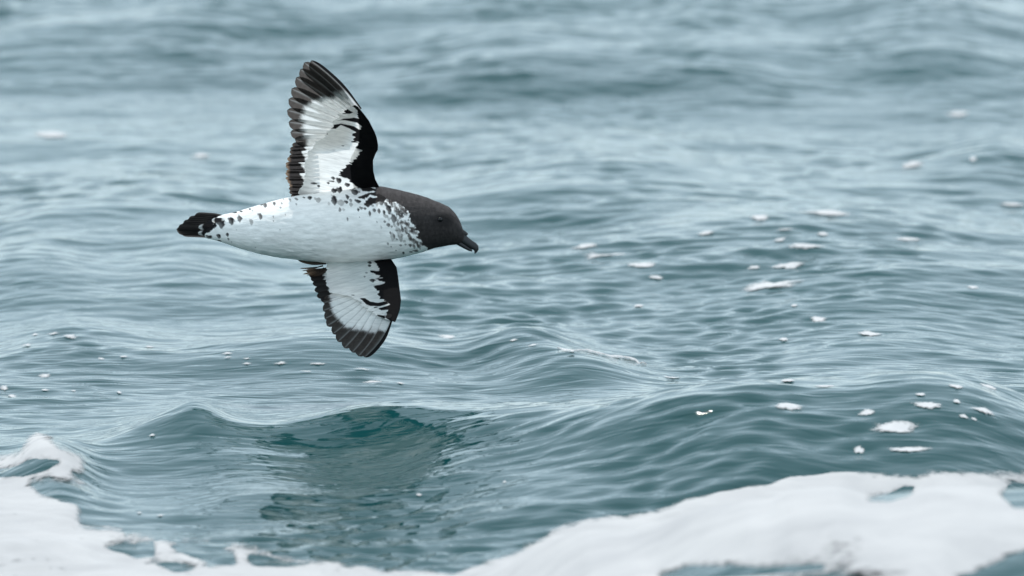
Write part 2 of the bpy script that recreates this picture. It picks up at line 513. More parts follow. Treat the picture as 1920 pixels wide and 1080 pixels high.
SPECIAL = [
    ("white bubbly foam patch with a ragged tail, largest on the far rippled crest", (1435, 536, 122, 17)),
    ("long thin streak of white foam along the top of the far rippled crest", (1540, 400, 96, 8)),
    ("elongated white foam patch at the low end of the far rippled crest", (1120, 480, 76, 11)),
    ("wide two lobed white foam patch on the dark wave face above the foam bank", (1668, 805, 74, 19)),
    ("flat oval white foam patch just behind the top of the foam bank", (1703, 846, 74, 13)),
]
frng = np.random.RandomState(5)
def fleck(px, py, w, h, n=40, rings=9, faint=0.0):
    gx, gy = hit_sea(px, py)
    rx = 0.64 * w * K * gy
    yy = np.array([gy - 0.03, gy + 0.03]); _, pv = to_px(gx + 0 * yy, yy, sea_h(gx + 0 * yy, yy))
    ppm = max(60.0, abs(float(pv[0] - pv[1])) / 0.06)      # photo pixels per metre of depth on this bit of slope
    ry = float(np.clip(0.56 * h / ppm, 0.25 * rx, 2.2 * rx))
    th = np.linspace(0, 2 * math.pi, n, endpoint=False)
    sd = frng.randint(0, 9999)
    out = 1 + 0.38 * vnoise(np.cos(th) * 1.6 + 5, np.sin(th) * 1.6 + 5, sd) + 0.2 * vnoise(np.cos(th) * 4 + 9, np.sin(th) * 4 + 9, sd + 1)
    pts = []
    for r in np.linspace(0.06, 1, rings):
        x = gx + rx * r * out * np.cos(th); y = gy + ry * r * out * np.sin(th)
        x = x + 0.25 * rx * vnoise(y * 40, y * 0, sd + 3)
        tk = min(0.0010, 0.05 * rx) * (1 - r ** 2.2) * (0.75 + 0.6 * vnoise(x * 160, y * 110, sd + 2)) + 0.0009
        pts.append(np.stack([x, y, sea_h(x, y) + tk], -1))
    V = np.concatenate(pts)
    V = np.concatenate([V, V[:n].mean(0)[None]])
    F = grid_faces(rings, n, True)
    cap = np.array([[len(V) - 1, (j + 1) % n, j, j] for j in range(n)])
    o = np.array([gx, gy, V[:, 2].min()])
    me_f = [list(map(int, q)) for q in F[:, ::-1]] + [[int(c[0]), int(c[2]), int(c[1])] for c in cap]
    me = bpy.data.meshes.new("foam_fleck")
    me.from_pydata((V - o).tolist(), [], me_f)
    me.polygons.foreach_set("use_smooth", [True] * len(me.polygons))
    at = me.attributes.new("rim", 'FLOAT', 'POINT')
    rv = np.concatenate([np.repeat(np.linspace(0.06, 1, rings) ** 1.5, n), [0.0]]) * 0.95 + faint
    at.data.foreach_set("value", rv.astype(np.float32))
    me.materials.append(M_FLECK)
    ob = bpy.data.objects.new("foam_fleck", me)
    coll.objects.link(ob)
    ob.location = o
    return ob
FAINT = {"tail": 0.27, "wing": 0.22, "crest": 0.05, "far": 0.05, "near": 0.0}
for key, ((lab, grp), lst) in FLECKS.items():
    ws = sorted(q[2] for q in lst)
    tail_ = lab.split(" foam fleck", 1)[1]
    for (px, py, w, h) in lst:
        if w == ws[-1] and ws[-2] < w: l2 = "widest of the loose foam flecks" + tail_
        elif w == ws[0] and ws[1] > w: l2 = "tiniest dot of the foam flecks" + tail_
        elif w >= ws[len(ws) // 2]: l2 = "broad oval foam fleck" + tail_
        else: l2 = "tiny foam fleck" + tail_
        tag(fleck(px, py, w, h, faint=FAINT[key]), l2, "foam fleck", grp + (", broad" if l2.startswith("broad") else ", tiny" if l2.startswith("tiny") else ""))
for lab, a4 in SPECIAL:
    ob = fleck(*a4, n=64, rings=12); ob.name = "foam_patch"; tag(ob, lab, "foam patch")

# thin thread of foam sliding over a small crest
def thread(pts, wpx, lab):
    P = np.array([hit_sea(*p) for p in pts])
    t = np.linspace(0, len(P) - 1, 70)
    cx_ = np.interp(t, np.arange(len(P)), P[:, 0]); cy_ = np.interp(t, np.arange(len(P)), P[:, 1])
    w = wpx * K * 14.5 / 0.17 * (0.55 + 0.6 * np.abs(vnoise(t * 2.3, t * 0, 77))) * smooth(t, 0, 0.4) * smooth(t, len(P) - 1, len(P) - 1.6)
    rows = []
    for s in np.linspace(-1, 1, 7):
        x = cx_ + 0 * s; y = cy_ + s * w * 0.5
        rows.append(np.stack([x, y, sea_h(x, y) + 0.003 * (1 - s * s) - 0.0008 * abs(s)], -1))
    V = np.concatenate(rows)
    o = V.mean(0)
    ob = mesh_from("foam_streak", V, grid_faces(7, 70), M_FLECK, None, o, None, {'rim': np.repeat(np.abs(np.linspace(-1, 1, 7)), 70) * 0.9}); ob.location = o
    tag(ob, lab, "foam streak")
thread([(1045, 655), (1075, 661), (1100, 658), (1130, 666), (1165, 671), (1190, 676), (1212, 686)], 7, "thin wavy white foam streak over a small crest ahead of the lower wing")

# ------------------------------------------------------------------ the bird
BC = at_depth(600, 430, D_BIRD)
bird = bpy.data.objects.new("seabird", None)
coll.objects.link(bird)
bird.location = BC
bird.empty_display_size = 0.05
tag(bird, "black and white spotted petrel banking low over the water with wings spread", "bird")

WHITE = np.array([0.93, 0.905, 0.87]); DARK = np.array([0.013, 0.012, 0.013]); HEAD = np.array([0.036, 0.031, 0.030]); BROWN = np.array([0.20, 0.12, 0.075])

def mixc(c, col, a):
    a = np.clip(a, 0, 1)[:, None]
    return c * (1 - a) + np.asarray(col) * a

# --- body and head: one lofted mesh
TOP = [(372, 418), (390, 409), (410, 404), (440, 398), (480, 386), (520, 375), (545, 369), (600, 361), (660, 353), (700, 349), (715, 349), (740, 354),
       (770, 361.5), (800, 370), (825, 380), (842, 388), (853, 399), (861, 411), (866, 423), (869, 434), (872, 443)]
BOT = [(372, 434), (390, 447), (410, 452), (450, 466), (490, 477), (530, 484), (565, 488), (600, 492), (640, 493.5), (690, 491), (735, 486), (760, 481),
       (790, 473), (815, 465), (840, 460.5), (857, 458.5), (866, 455), (872, 447)]
def interp_s(xq, pts):
    pts = np.array(pts, float)
    y = np.interp(xq, pts[:, 0], pts[:, 1])
    return y
NS, NA = 620, 300
sx = np.linspace(373, 872, NS)
dense = np.linspace(373, 872, 4000)
def smoothed(pts, win):
    y = interp_s(dense, pts)
    kx = np.hanning(win); kx /= kx.sum()
    yp = np.concatenate([np.full(win, y[0]) + (np.arange(-win, 0)) * (y[1] - y[0]), y, np.full(win, y[-1]) + (np.arange(1, win + 1)) * (y[-1] - y[-2])])
    return np.convolve(yp, kx, 'same')[win:-win]
tp = np.interp(sx, dense, smoothed(TOP, 90)); bt = np.interp(sx, dense, smoothed(BOT, 90))
cy = (tp + bt) / 2; a = np.maximum((bt - tp) / 2, 1.0)
b = a * np.interp(sx, [373, 420, 500, 600, 720, 800, 850, 872], [0.35, 0.75, 0.95, 0.95, 0.9, 0.88, 0.85, 0.8])
th = np.linspace(0, 2 * math.pi, NA, endpoint=False)
PX = np.repeat(sx[:, None], NA, 1)
PY = cy[:, None] - a[:, None] * np.cos(th)[None]
WW = -b[:, None] * np.sin(th)[None]                # pixels, negative = towards the camera
relief = 0.5 * fbm(PX / 16 + 3, th[None] * 9, 61, 3)  # soft lie of the feathers
sc = 1 + relief * 0.035
PY = cy[:, None] + (PY - cy[:, None]) * sc; WW = WW * sc
px, py, ww = PX.ravel(), PY.ravel(), WW.ravel()
# plumage
n1 = fbm(px / 5, py / 5, 71, 3); n2 = fbm(px / 14, py / 9, 72, 2)
front = ww < 0
c = np.tile(WHITE, (len(px), 1))
c = mixc(c, WHITE * 0.86, smooth(n2, 0.0, 0.6) * 0.7)
STREAK4 = [[(450, 120), (700, 150), (790, 230), (720, 290), (640, 270), (600, 300), (560, 300), (640, 235), (560, 215), (500, 260), (400, 245), (500, 205), (620, 175), (480, 165)],
           [(500, 300), (560, 240), (680, 240), (720, 270), (600, 320), (540, 345), (490, 330)]]
for poly in STREAK4:
    pl = [(600 + x / 6, 330 + y / 6) for x, y in poly]
    dd = sdf(px, py, pl) + 2.5 * n1
    c = mixc(c, HEAD * 0.62, np.where(front, smooth(dd, -0.8, 0.8), 0))
HEADP = [(690, 330), (700, 345), (706, 362), (722, 373), (741, 382), (757, 386), (764, 400), (768, 413), (777, 424), (782, 434), (784, 447), (793, 457), (799, 465),
         (786, 478), (800, 520), (960, 520), (960, 300), (690, 300)]
hd = sdf(px, py, HEADP) + 7 * n1 + 4 * n2
hb = np.where(front, hd, np.maximum(hd, (px - 560) * 0.3))
hcol = HEAD * (1.0 + 0.45 * fbm(px / 3, py / 6, 75, 2))[:, None]
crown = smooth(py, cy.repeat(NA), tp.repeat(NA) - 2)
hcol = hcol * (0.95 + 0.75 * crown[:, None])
hcol = mixc(hcol, (0.018, 0.016, 0.016), 0.9 * smooth(np.hypot((px - 832) / 28, (py - 413) / 16), 1.1, 0.3))
c = c * (1 - smooth(hb, -1.2, 1.2)[:, None]) + hcol * smooth(hb, -1.2, 1.2)[:, None]
def Z4(l): return [(600 + x / 6, 330 + y / 6, rx / 6, ry / 6, g) for (x, y, rx, ry, g) in l]
def Z3(l): return [(310 + x / 6, 330 + y / 6, rx / 6, ry / 6, g) for (x, y, rx, ry, g) in l]
SPOTS = Z4([(155, 165, 32, 26, 1), (220, 160, 35, 36, 1), (160, 275, 36, 50, 1), (395, 180, 46, 42, 1), (310, 240, 20, 32, 1), (300, 295, 20, 20, 1), (345, 278, 16, 20, .7),
            (350, 325, 24, 26, .6), (235, 305, 42, 32, .55), (425, 285, 38, 24, 1), (225, 380, 20, 30, .8), (265, 380, 16, 16, .4), (430, 380, 16, 20, 1), (465, 362, 20, 16, .8), (505, 368, 18, 16, .9),
            (560, 430, 15, 36, .9), (610, 385, 22, 24, .9), (665, 400, 18, 28, .9), (720, 405, 18, 30, 1), (740, 455, 28, 22, .6), (775, 375, 34, 46, 1), (830, 480, 32, 56, .9), (730, 515, 16, 16, .8),
            (770, 550, 24, 24, .9), (805, 570, 14, 14, .7), (880, 620, 32, 48, .5), (930, 605, 16, 30, .9), (820, 690, 24, 48, .5), (910, 710, 22, 40, .6), (790, 640, 13, 16, .8), (310, 485, 12, 22, .8), (445, 461, 9, 6, 1),
            (640, 520, 8, 16, .6), (690, 575, 10, 26, .4), (765, 765, 10, 16, .7), (800, 795, 8, 10, .7), (855, 838, 8, 8, .7), (940, 868, 16, 16, 1), (1020, 855, 24, 10, .9), (1080, 845, 30, 12, .9),
            (900, 420, 40, 30, .8), (950, 400, 24, 40, .7), (880, 540, 30, 18, .4), (970, 620, 18, 40, .6), (1010, 680, 18, 30, .6), (1050, 620, 22, 50, .8), (1060, 740, 20, 30, .7), (1110, 790, 26, 26, .8), (960, 770, 12, 12, .6), (1020, 780, 14, 16, .7),
            (690, 300, 30, 40, .9), (640, 310, 22, 30, .6), (740, 320, 20, 24, .9), (590, 335, 16, 16, .6), (540, 330, 26, 20, .8)])
SPOTS += Z3([(630, 535, 42, 56, 1), (745, 512, 33, 46, 1), (835, 480, 26, 40, .9), (490, 685, 36, 20, 1), (600, 675, 26, 26, 1), (700, 662, 16, 20, 1), (710, 712, 11, 14, .8), (610, 735, 22, 12, 1),
             (1070, 455, 24, 36, .9), (965, 520, 22, 36, .6), (1215, 460, 10, 16, .6), (1217, 507, 8, 8, .9), (1120, 330, 22, 34, .9), (1225, 310, 16, 20, .9), (1295, 355, 12, 10, .7), (1310, 310, 10, 12, .7), (1405, 275, 12, 20, .6), (1330, 262, 10, 10, .6),
             (1480, 262, 20, 14, .8), (1475, 320, 10, 14, .6), (1290, 605, 8, 9, .9), (1560, 242, 16, 10, 1), (1625, 250, 24, 24, 1), (1720, 272, 30, 30, .6), (1840, 315, 14, 20, .4), (1350, 437, 7, 14, .5), (980, 390, 12, 14, .5),
             (775, 412, 34, 12, 1), (850, 398, 20, 10, 1), (950, 372, 20, 12, 1), (1078, 322, 18, 12, 1), (800, 605, 8, 8, .4), (1015, 805, 8, 6, .5), (745, 745, 8, 10, .5)])
srng = np.random.RandomState(3)
for i in range(130):      # the loose speckle between the dark hood and the white breast
    t = srng.rand(); bxp = np.interp(t, [0, .25, .5, .75, 1], [735, 760, 765, 780, 795]); byp = np.interp(t, [0, .25, .5, .75, 1], [376, 392, 415, 440, 464])
    SPOTS.append((bxp - abs(srng.randn()) * 14, byp + srng.randn() * 6, 1.2 + 2.0 * srng.rand(), 1.6 + 3.2 * srng.rand(), 0.35 + 0.5 * srng.rand()))
SPOTS_BODY = SPOTS
def paint_spots(c, px, py, spots, nz, dark=DARK * 1.5, mask=None):
    for (ax, ay, rx, ry, g) in spots:
        m = (np.abs(px - ax) < rx * 2.2 + 2) & (np.abs(py - ay) < ry * 2.2 + 2)
        if mask is not None: m &= mask
        if not m.any(): continue
        dx = (px[m] - ax) / rx; dy = (py[m] - ay) / ry
        # scale-shaped feather tip: round head, drawn to a point
        r = np.sqrt(dx * dx * (1 + 0.8 * np.clip(dy, -1, 1)) + dy * dy) + 0.5 * np.maximum(0, -dx * dy) + 0.55 * fbm(px[m] / 4.5, py[m] / 4.5, 171, 2)
        al0 = (0.8 + 0.2 * smooth(dx - dy, -1.2, 0.8))
        al = smooth(r, 1.2, 0.78) * g * al0
        cc = c[m]; c[m] = cc * (1 - al[:, None]) + (dark + (1 - g) * np.array([0.16, 0.13, 0.11])) * al[:, None]
    return c
c = paint_spots(c, px, py, SPOTS_BODY, n1, mask=front)
# chequered back (the side turned away)
chk = smooth(fbm(px / 12, py / 9, 88, 2), -0.02, 0.12)
back = (~front) & (px < 720)
c[back] = mixc(c[back], DARK * 1.5, chk[back] * smooth(ww[back], 6, 22))
TAILP = [(300, 440), (300, 380), (410, 380), (410, 403.5), (403, 412), (405, 423), (398, 432), (388, 436), (380, 438), (379, 446), (376, 470), (300, 470)]
dt_ = sdf(px, py, TAILP) + 3.0 * n1
c = mixc(c, DARK * 1.2, smooth(dt_, -0.8, 0.8))
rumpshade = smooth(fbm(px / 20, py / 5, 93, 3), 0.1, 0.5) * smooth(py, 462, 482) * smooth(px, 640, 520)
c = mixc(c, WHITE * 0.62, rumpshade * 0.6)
Vb = at_depth(px, py, D_BIRD + ww * MPP)
nV = len(Vb)
Vb = np.concatenate([Vb, Vb[:NA].mean(0)[None], Vb[nV - NA:nV].mean(0)[None]])
Fb = grid_faces(NS, NA, True)
caps = [[nV, j, (j + 1) % NA] for j in range(NA)] + [[nV + 1, nV - NA + (j + 1) % NA, nV - NA + j] for j in range(NA)]
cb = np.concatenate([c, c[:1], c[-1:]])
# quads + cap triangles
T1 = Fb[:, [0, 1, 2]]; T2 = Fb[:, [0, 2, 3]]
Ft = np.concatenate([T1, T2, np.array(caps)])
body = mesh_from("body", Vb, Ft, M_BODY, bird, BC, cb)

# --- wings
def polyline(pts, n):
    p = np.array(pts, float)
    s = np.concatenate([[0], np.cumsum(np.hypot(*np.diff(p, axis=0).T))])
    q = np.linspace(0, s[-1], n * 4)
    x = np.interp(q, s, p[:, 0]); y = np.interp(q, s, p[:, 1])
    k = np.hanning(2 * max(3, n // 24) + 1); k /= k.sum(); m = len(k) // 2
    def sm(v):
        vp = np.concatenate([2 * v[0] - v[m:0:-1], v, 2 * v[-1] - v[-2:-m - 2:-1]])
        return np.convolve(vp, k, 'valid')
    x, y = sm(x), sm(y)
    return np.interp(np.linspace(0, len(x) - 1, n), np.arange(len(x)), x), np.interp(np.linspace(0, len(y) - 1, n), np.arange(len(y)), y)

def w_up(px, py):     # metres, negative towards the camera: the wing reaches up and out towards us
    s = (374 - py) / (374 - 113.0)
    return 0.014 - 0.23 * np.clip(s, -0.1, 1.1) ** 1.0 + 0.010 * np.sin(np.clip(s, 0, 1) * math.pi) + 0.00012 * (640 - px) * np.clip(s * 3, 0, 1)
def w_dn(px, py):
    s = (py - 468) / (669 - 468.0)
    return 0.016 - 0.20 * np.clip(s, -0.1, 1.1) + 0.010 * np.sin(np.clip(s, 0, 1) * math.pi) + 0.00010 * (660 - px) * np.clip(s * 3, 0, 1)

def U(l): return [(500 + x / 3.6, 90 + y / 3.6) for x, y in l]
def L(l): return [(540 + x / 4.908, 470 + y / 4.908) for x, y in l]

def wing_lining(name, lead, rear, wf, paint, label):
    n, m = 260, 170
    lx, ly = polyline(lead, n); rx, ry = polyline(rear, n)
    s = np.linspace(0, 1, m)[None]
    PX = lx[:, None] * (1 - s) + rx[:, None] * s
    PY = ly[:, None] * (1 - s) + ry[:, None] * s
    # ragged rear edge: covert tips
    rag = (fbm(np.linspace(0, n / 7.0, n), np.zeros(n), 55, 2) * 9)[:, None] * s ** 6
    PX = PX + rag
    px, py = PX.ravel(), PY.ravel()
    th = 0.0045 * np.sqrt(np.clip(1 - s, 0, 1)) * np.sqrt(np.clip(s * 6, 0, 1)) + 0.0016
    th = np.broadcast_to(th, PX.shape).ravel()
    w0 = wf(px, py)
    lo = at_depth(px, py, D_BIRD + w0 - th)            # underside
    up = at_depth(px, py, D_BIRD + w0 + th * 0.6 * np.broadcast_to(smooth(s, 0.35, 0.2), PX.shape).ravel() - th * np.broadcast_to(smooth(s, 0.2, 0.35), PX.shape).ravel() + 0.0003)      # upper side
    V = np.concatenate([lo, up])
    F1 = grid_faces(n, m); F2 = F1[(F1 % m).max(1) < int(m * 0.35)][:, ::-1] + n * m
    e = np.arange(n - 1)
    edge = np.stack([e * m, (e + 1) * m, (e + 1) * m + n * m, e * m + n * m], -1)
    j = np.arange(int(m * 0.34))
    edge2 = np.stack([(n - 1) * m + j, (n - 1) * m + j + n * m, (n - 1) * m + j + 1 + n * m, (n - 1) * m + j + 1], -1)
    c_lo = paint(px, py)
    c_up = c_lo
    ob = mesh_from(name, V, np.concatenate([F1, F2, edge, edge2]), M_WING, bird, BC, np.concatenate([c_lo, c_up]))
    ob["label"] = label
    return ob

def paint_from(dark_polys, spots, streak_dir, extra=None):
    def f(px, py):
        n1 = fbm(px / 4, py / 4, 111, 3)
        # feather-tip raggedness: fine across, long along the barbs
        ax = (px * streak_dir[0] + py * streak_dir[1]); bx_ = (-px * streak_dir[1] + py * streak_dir[0])
        st = fbm(ax / 22, bx_ / 3.2, 117, 2) * 13 + fbm(ax / 10, bx_ / 1.7, 119, 2) * 5
        c = np.tile(WHITE, (len(px), 1))
        c = mixc(c, WHITE * 0.82, smooth(fbm(ax / 40, bx_ / 2.2, 123, 2), 0.05, 0.5) * 0.8)
        for poly, rag in dark_polys:
            d = sdf(px, py, poly) + st * rag
            c = mixc(c, DARK * (1.0 + 0.0), smooth(d, -0.7, 0.7))
        c = paint_spots(c, px, py, spots, n1)
        return c
    return f

UP_LEAD = [(730, 384), (722, 368), (712.5, 352.5), (704, 337), (700, 320.5), (699.4, 301), (704, 289), (708.5, 281), (709, 272), (706.5, 258), (702.8, 248), (691.7, 226), (681, 212), (671, 200)]
UP_REAR = [(556, 386), (560, 372), (566, 352), (571, 335), (573, 318), (575, 300), (578, 286), (588, 272), (604, 258), (616, 242), (628, 226), (642, 212), (664, 196)]
UP_DARK = [(U([(560, 380), (650, 380), (860, 600), (860, 1100), (640, 1080), (690, 1000), (630, 965), (575, 905), (545, 880), (560, 800), (610, 730), (640, 690), (590, 680), (620, 640), (560, 640), (600, 600), (575, 575), (640, 540), (620, 470), (610, 420)]), 0.35),
           (U([(425, 545), (445, 520), (500, 508), (590, 528), (640, 560), (660, 545), (610, 505), (530, 488), (470, 492), (520, 478), (590, 470), (640, 480), (700, 560), (640, 590), (560, 545), (500, 522), (465, 545)]), 0.08),
           (U([(505, 430), (545, 412), (585, 435), (560, 445), (515, 445)]), 0.06),
           (U([(500, 840), (560, 770), (600, 800), (560, 880), (520, 870), (495, 850)]), 0.5)]
UPSP = [(500 + x / 3.6, 90 + y / 3.6, rx / 3.6, ry / 3.6, g) for (x, y, rx, ry, g) in
        [(455, 965, 20, 18, 1), (492, 960, 22, 24, 1), (458, 1028, 22, 32, 1), (545, 925, 20, 16, 1), (415, 912, 10, 8, 1), (320, 915, 26, 7, 1), (350, 933, 10, 8, 1), (450, 880, 14, 12, 1), (485, 895, 18, 20, 1), (440, 900, 20, 5, 1),
         (600, 970, 30, 28, 1), (545, 1010, 12, 20, 1), (540, 1040, 12, 12, 1), (500, 1050, 26, 20, .6), (615, 1035, 24, 16, 1), (570, 1060, 16, 16, .7), (350, 1025, 22, 18, .6), (290, 1010, 14, 12, 1), (515, 660, 10, 4, .8), (455, 688, 14, 3, .5), (408, 580, 8, 5, .8), (470, 432, 14, 5, .6)]]
wing_r = wing_lining("wing", UP_LEAD, UP_REAR, w_up, paint_from(UP_DARK, UPSP, (0.97, 0.25)), "raised right wing, white lining with a black ragged leading edge")

DN_LEAD = [(722, 462), (730, 480), (737, 491), (743.7, 501), (746.8, 521), (750, 547), (752, 563), (750, 580), (745, 595), (741, 604)]
DN_REAR = [(606, 462), (612, 490), (612, 510), (614, 530), (618, 548), (640, 552), (655, 556), (672, 566), (690, 580), (715, 596)]
DN_DARK = [(L([(800, 100), (960, 60), (1100, 100), (1100, 700), (960, 660), (905, 620), (900, 580), (930, 540), (860, 545), (800, 525), (870, 515), (930, 490), (900, 460), (850, 440), (825, 400), (840, 370), (790, 330), (880, 295), (830, 270), (800, 260), (870, 250), (790, 210), (760, 185), (840, 190), (835, 160)]), 0.28),
           (L([(660, 435), (720, 440), (760, 470), (830, 480), (920, 460), (920, 490), (850, 510), (760, 510), (715, 490), (690, 465)]), 0.08),
           (L([(820, 590), (890, 595), (895, 620), (870, 632), (830, 615)]), 0.06)]
DNSP = [(540 + x / 4.908, 470 + y / 4.908, rx / 4.908, ry / 4.908, g) for (x, y, rx, ry, g) in
        [(755, 112, 24, 14, 1), (748, 138, 16, 12, 1), (722, 205, 16, 8, .7), (705, 240, 10, 10, .7), (780, 275, 28, 14, 1), (600, 410, 14, 5, .7), (775, 608, 14, 6, .8), (920, 600, 30, 26, .6)]]
wing_l = wing_lining("wing", DN_LEAD, DN_REAR, w_dn, paint_from(DN_DARK, DNSP, (0.95, -0.3)), "lowered left wing reaching towards the water")

def feather(name, parent, base, tip, wid, wf, off, lead_side, colf, bend=0.0, lead_frac=0.3, nt=44, ns=15, mat=None, tip_round=0.20, camber=1.0):
    bx0, by0 = base; tx, ty = tip
    Ln = math.hypot(tx - bx0, ty - by0); ux, uy = (tx - bx0) / Ln, (ty - by0) / Ln
    nx, ny = -uy * lead_side, ux * lead_side           # towards the leading edge
    t = np.linspace(0, 1, nt)[:, None]; s = np.linspace(-1, 1, ns)[None]
    prof = (0.45 + 0.55 * smooth(t, 0, 0.5)) * np.sqrt(np.clip(1 - (np.clip(t - (1 - tip_round), 0, 1) / tip_round) ** 2, 0, 1)) * (1 - 0.12 * t)
    prof = np.maximum(prof, 0.02)
    across = np.where(s < 0, s * (1 - lead_frac), s * lead_frac) * wid * prof
    crv = bend * 4 * t * (1 - t)
    PX = bx0 + ux * Ln * t + nx * (across + crv); PY = by0 + uy * Ln * t + ny * (across + crv)
    px, py = PX.ravel(), PY.ravel()
    cam_ = 0.0010 * (np.broadcast_to(s, PX.shape).ravel() ** 2) - 0.0007 * np.exp(-(np.broadcast_to(s, PX.shape).ravel() / 0.12) ** 2)
    V = at_depth(px, py, D_BIRD + wf(px, py) + off + cam_ * camber)
    c = colf(np.broadcast_to(t, PX.shape).ravel(), np.broadcast_to(s, PX.shape).ravel(), px, py)
    return mesh_from(name, V, grid_faces(nt, ns), mat or M_FEATH, parent, BC, c)

def prim_col(dark_frac, grey=0.0, seed=0, outer=False):
    def f(t, s, px, py):
        nz = fbm(px / 3.0, py / 3.0, 131 + seed, 2)
        k_ = 1.0 if dark_frac > 0.3 else 0.25
        edge = 1 - dark_frac - 0.10 * k_ * (s > 0) + 0.10 * k_ * np.abs(s) * (s < 0) + 0.03 * nz
        wb = WHITE * (1 - 0.25 * grey)
        c = np.tile(wb, (len(t), 1))
        c = mixc(c, WHITE * 0.72, 0.5 * smooth(s, 0.1, 0.6))                      # duskier outer web
        tipc = np.array([0.052, 0.042, 0.037]) * (1 + 0.4 * nz)[:, None]
        a = smooth(t, 0, 1)
        d = smooth(t - edge, -0.035, 0.045)[:, None]
        c = c * (1 - d) + tipc * d
        c = mixc(c, WHITE * 0.35, 0.55 * np.exp(-(s / 0.10) ** 2))   # shaft
        if outer: c = mixc(c, DARK * 0.3, smooth(s, -0.05, 0.12))
        return c
    return f
def sec_col(dark_frac, brown, seed=0):
    def f(t, s, px, py):
        nz = fbm(px / 2.5, py / 2.5, 151 + seed, 2)
        c = np.tile(WHITE, (len(t), 1))
        c = mixc(c, WHITE * 0.7, 0.6 * (s > 0.3))
        d = smooth(t - (1 - dark_frac) - 0.06 * nz - 0.05 * s, -0.03, 0.03)
        c = mixc(c, np.array([0.022, 0.018, 0.017]), d)
        c = mixc(c, BROWN, brown * smooth(t, 0.86, 0.97))
        return c
    return f

UT = U([(190, 615), (160, 570), (148, 500), (138, 420), (148, 345), (168, 275), (198, 200), (228, 143), (254, 98), (300, 84)])
UB = U([(560, 610), (575, 590), (585, 570), (590, 550), (594, 528), (598, 505), (602, 480), (606, 455), (612, 436), (634, 415)])
UDF = [.24, .24, .24, .24, .27, .38, .49, .63, .70, .66]
UW = [26, 27, 28, 29, 30, 31, 32, 32, 31, 29]
for i in range(10):
    feather("primary_feather", wing_r, UB[i], UT[i], UW[i], w_up, 0.0075 - 0.0007 * i, 1, prim_col(UDF[i], 0.9 if i > 7 else 0.0, i, i == 9), bend=(0.5 + 0.55 * i), lead_frac=0.36 if i < 9 else 0.22)
ns = 15
for i in range(ns):
    t = i / (ns - 1)
    ty = 272 + t * 95; tx = np.interp(ty, [268, 285, 300, 315, 330, 345, 367], [549, 543, 538, 535, 535.5, 540, 545])
    feather("secondary_feather", wing_r, (594 + 4 * math.sin(t * 3), ty - 7 + 9 * t), (tx + 1.5 * math.sin(i * 4.7), ty + 1.2 * math.sin(i * 2.9)), 12 + 2.5 * math.sin(i * 3.3), w_up, 0.0082 + 0.0005 * i, 1,
            sec_col(0.50 + 0.07 * math.sin(i * 2.1), 1.0 if 4 <= i <= 11 else 0.15, i), bend=-1.0, lead_frac=0.45, nt=30, ns=9, camber=0.3)

LT = L([(326, 480), (322, 552), (338, 627), (358, 692), (413, 766), (458, 837), (518, 897), (590, 937), (648, 971), (706, 981)])
LB = L([(660, 385), (690, 400), (715, 415), (735, 432), (755, 452), (775, 478), (800, 515), (830, 560), (880, 600), (950, 630)])
LDF = [.22, .23, .24, .27, .30, .38, .47, .56, .62, .72]
LW = [22, 23, 24, 25, 26, 27, 28, 29, 30, 31]
for i in range(10):
    feather("primary_feather", wing_l, LB[i], LT[i], LW[i], w_dn, 0.0075 - 0.0007 * i, -1, prim_col(LDF[i], 0.7 if i > 7 else 0.0, i + 20, i == 9), bend=(0.5 + 0.6 * i), lead_frac=0.36 if i < 9 else 0.25)
STIP = L([(300, 455), (264, 420), (243, 365), (226, 305), (208, 262), (194, 228)])
for i, tp_ in enumerate(STIP):
    feather("secondary_feather", wing_l, (tp_[0] + 64, tp_[1] - 14 + 2 * i), tp_, 16, w_dn, 0.0082 + 0.0005 * i, -1, sec_col(0.42, 0.0, i + 40), bend=1.5, lead_frac=0.45, nt=30, ns=9)
# loose brown feathers at the root of the lower wing
def brown_col(f0):
    def f(t, s, px, py):
        c = np.tile(np.array([0.05, 0.036, 0.028]), (len(t), 1))
        return mixc(c, BROWN * f0, smooth(t, 0.3, 0.9))
    return f
for i, (b_, t_, w_, f0) in enumerate([((612, 494), (559, 488), 9, 0.35), ((606, 499), (562, 503), 3.5, 1.0), ((608, 502), (568, 514), 4.5, 1.5), ((610, 504), (575, 516), 4.0, 0.8), ((606, 497), (566, 508), 3.0, 1.2), ((612, 503), (574, 509), 8, 0.5), ((615, 506), (579, 516), 10, 0.25)]):
    feather("tertial_feather", wing_l, b_, t_, w_, w_dn, 0.004 + 0.0006 * i, -1, brown_col(f0), bend=1.5, lead_frac=0.5, nt=22, ns=7, tip_round=0.5)

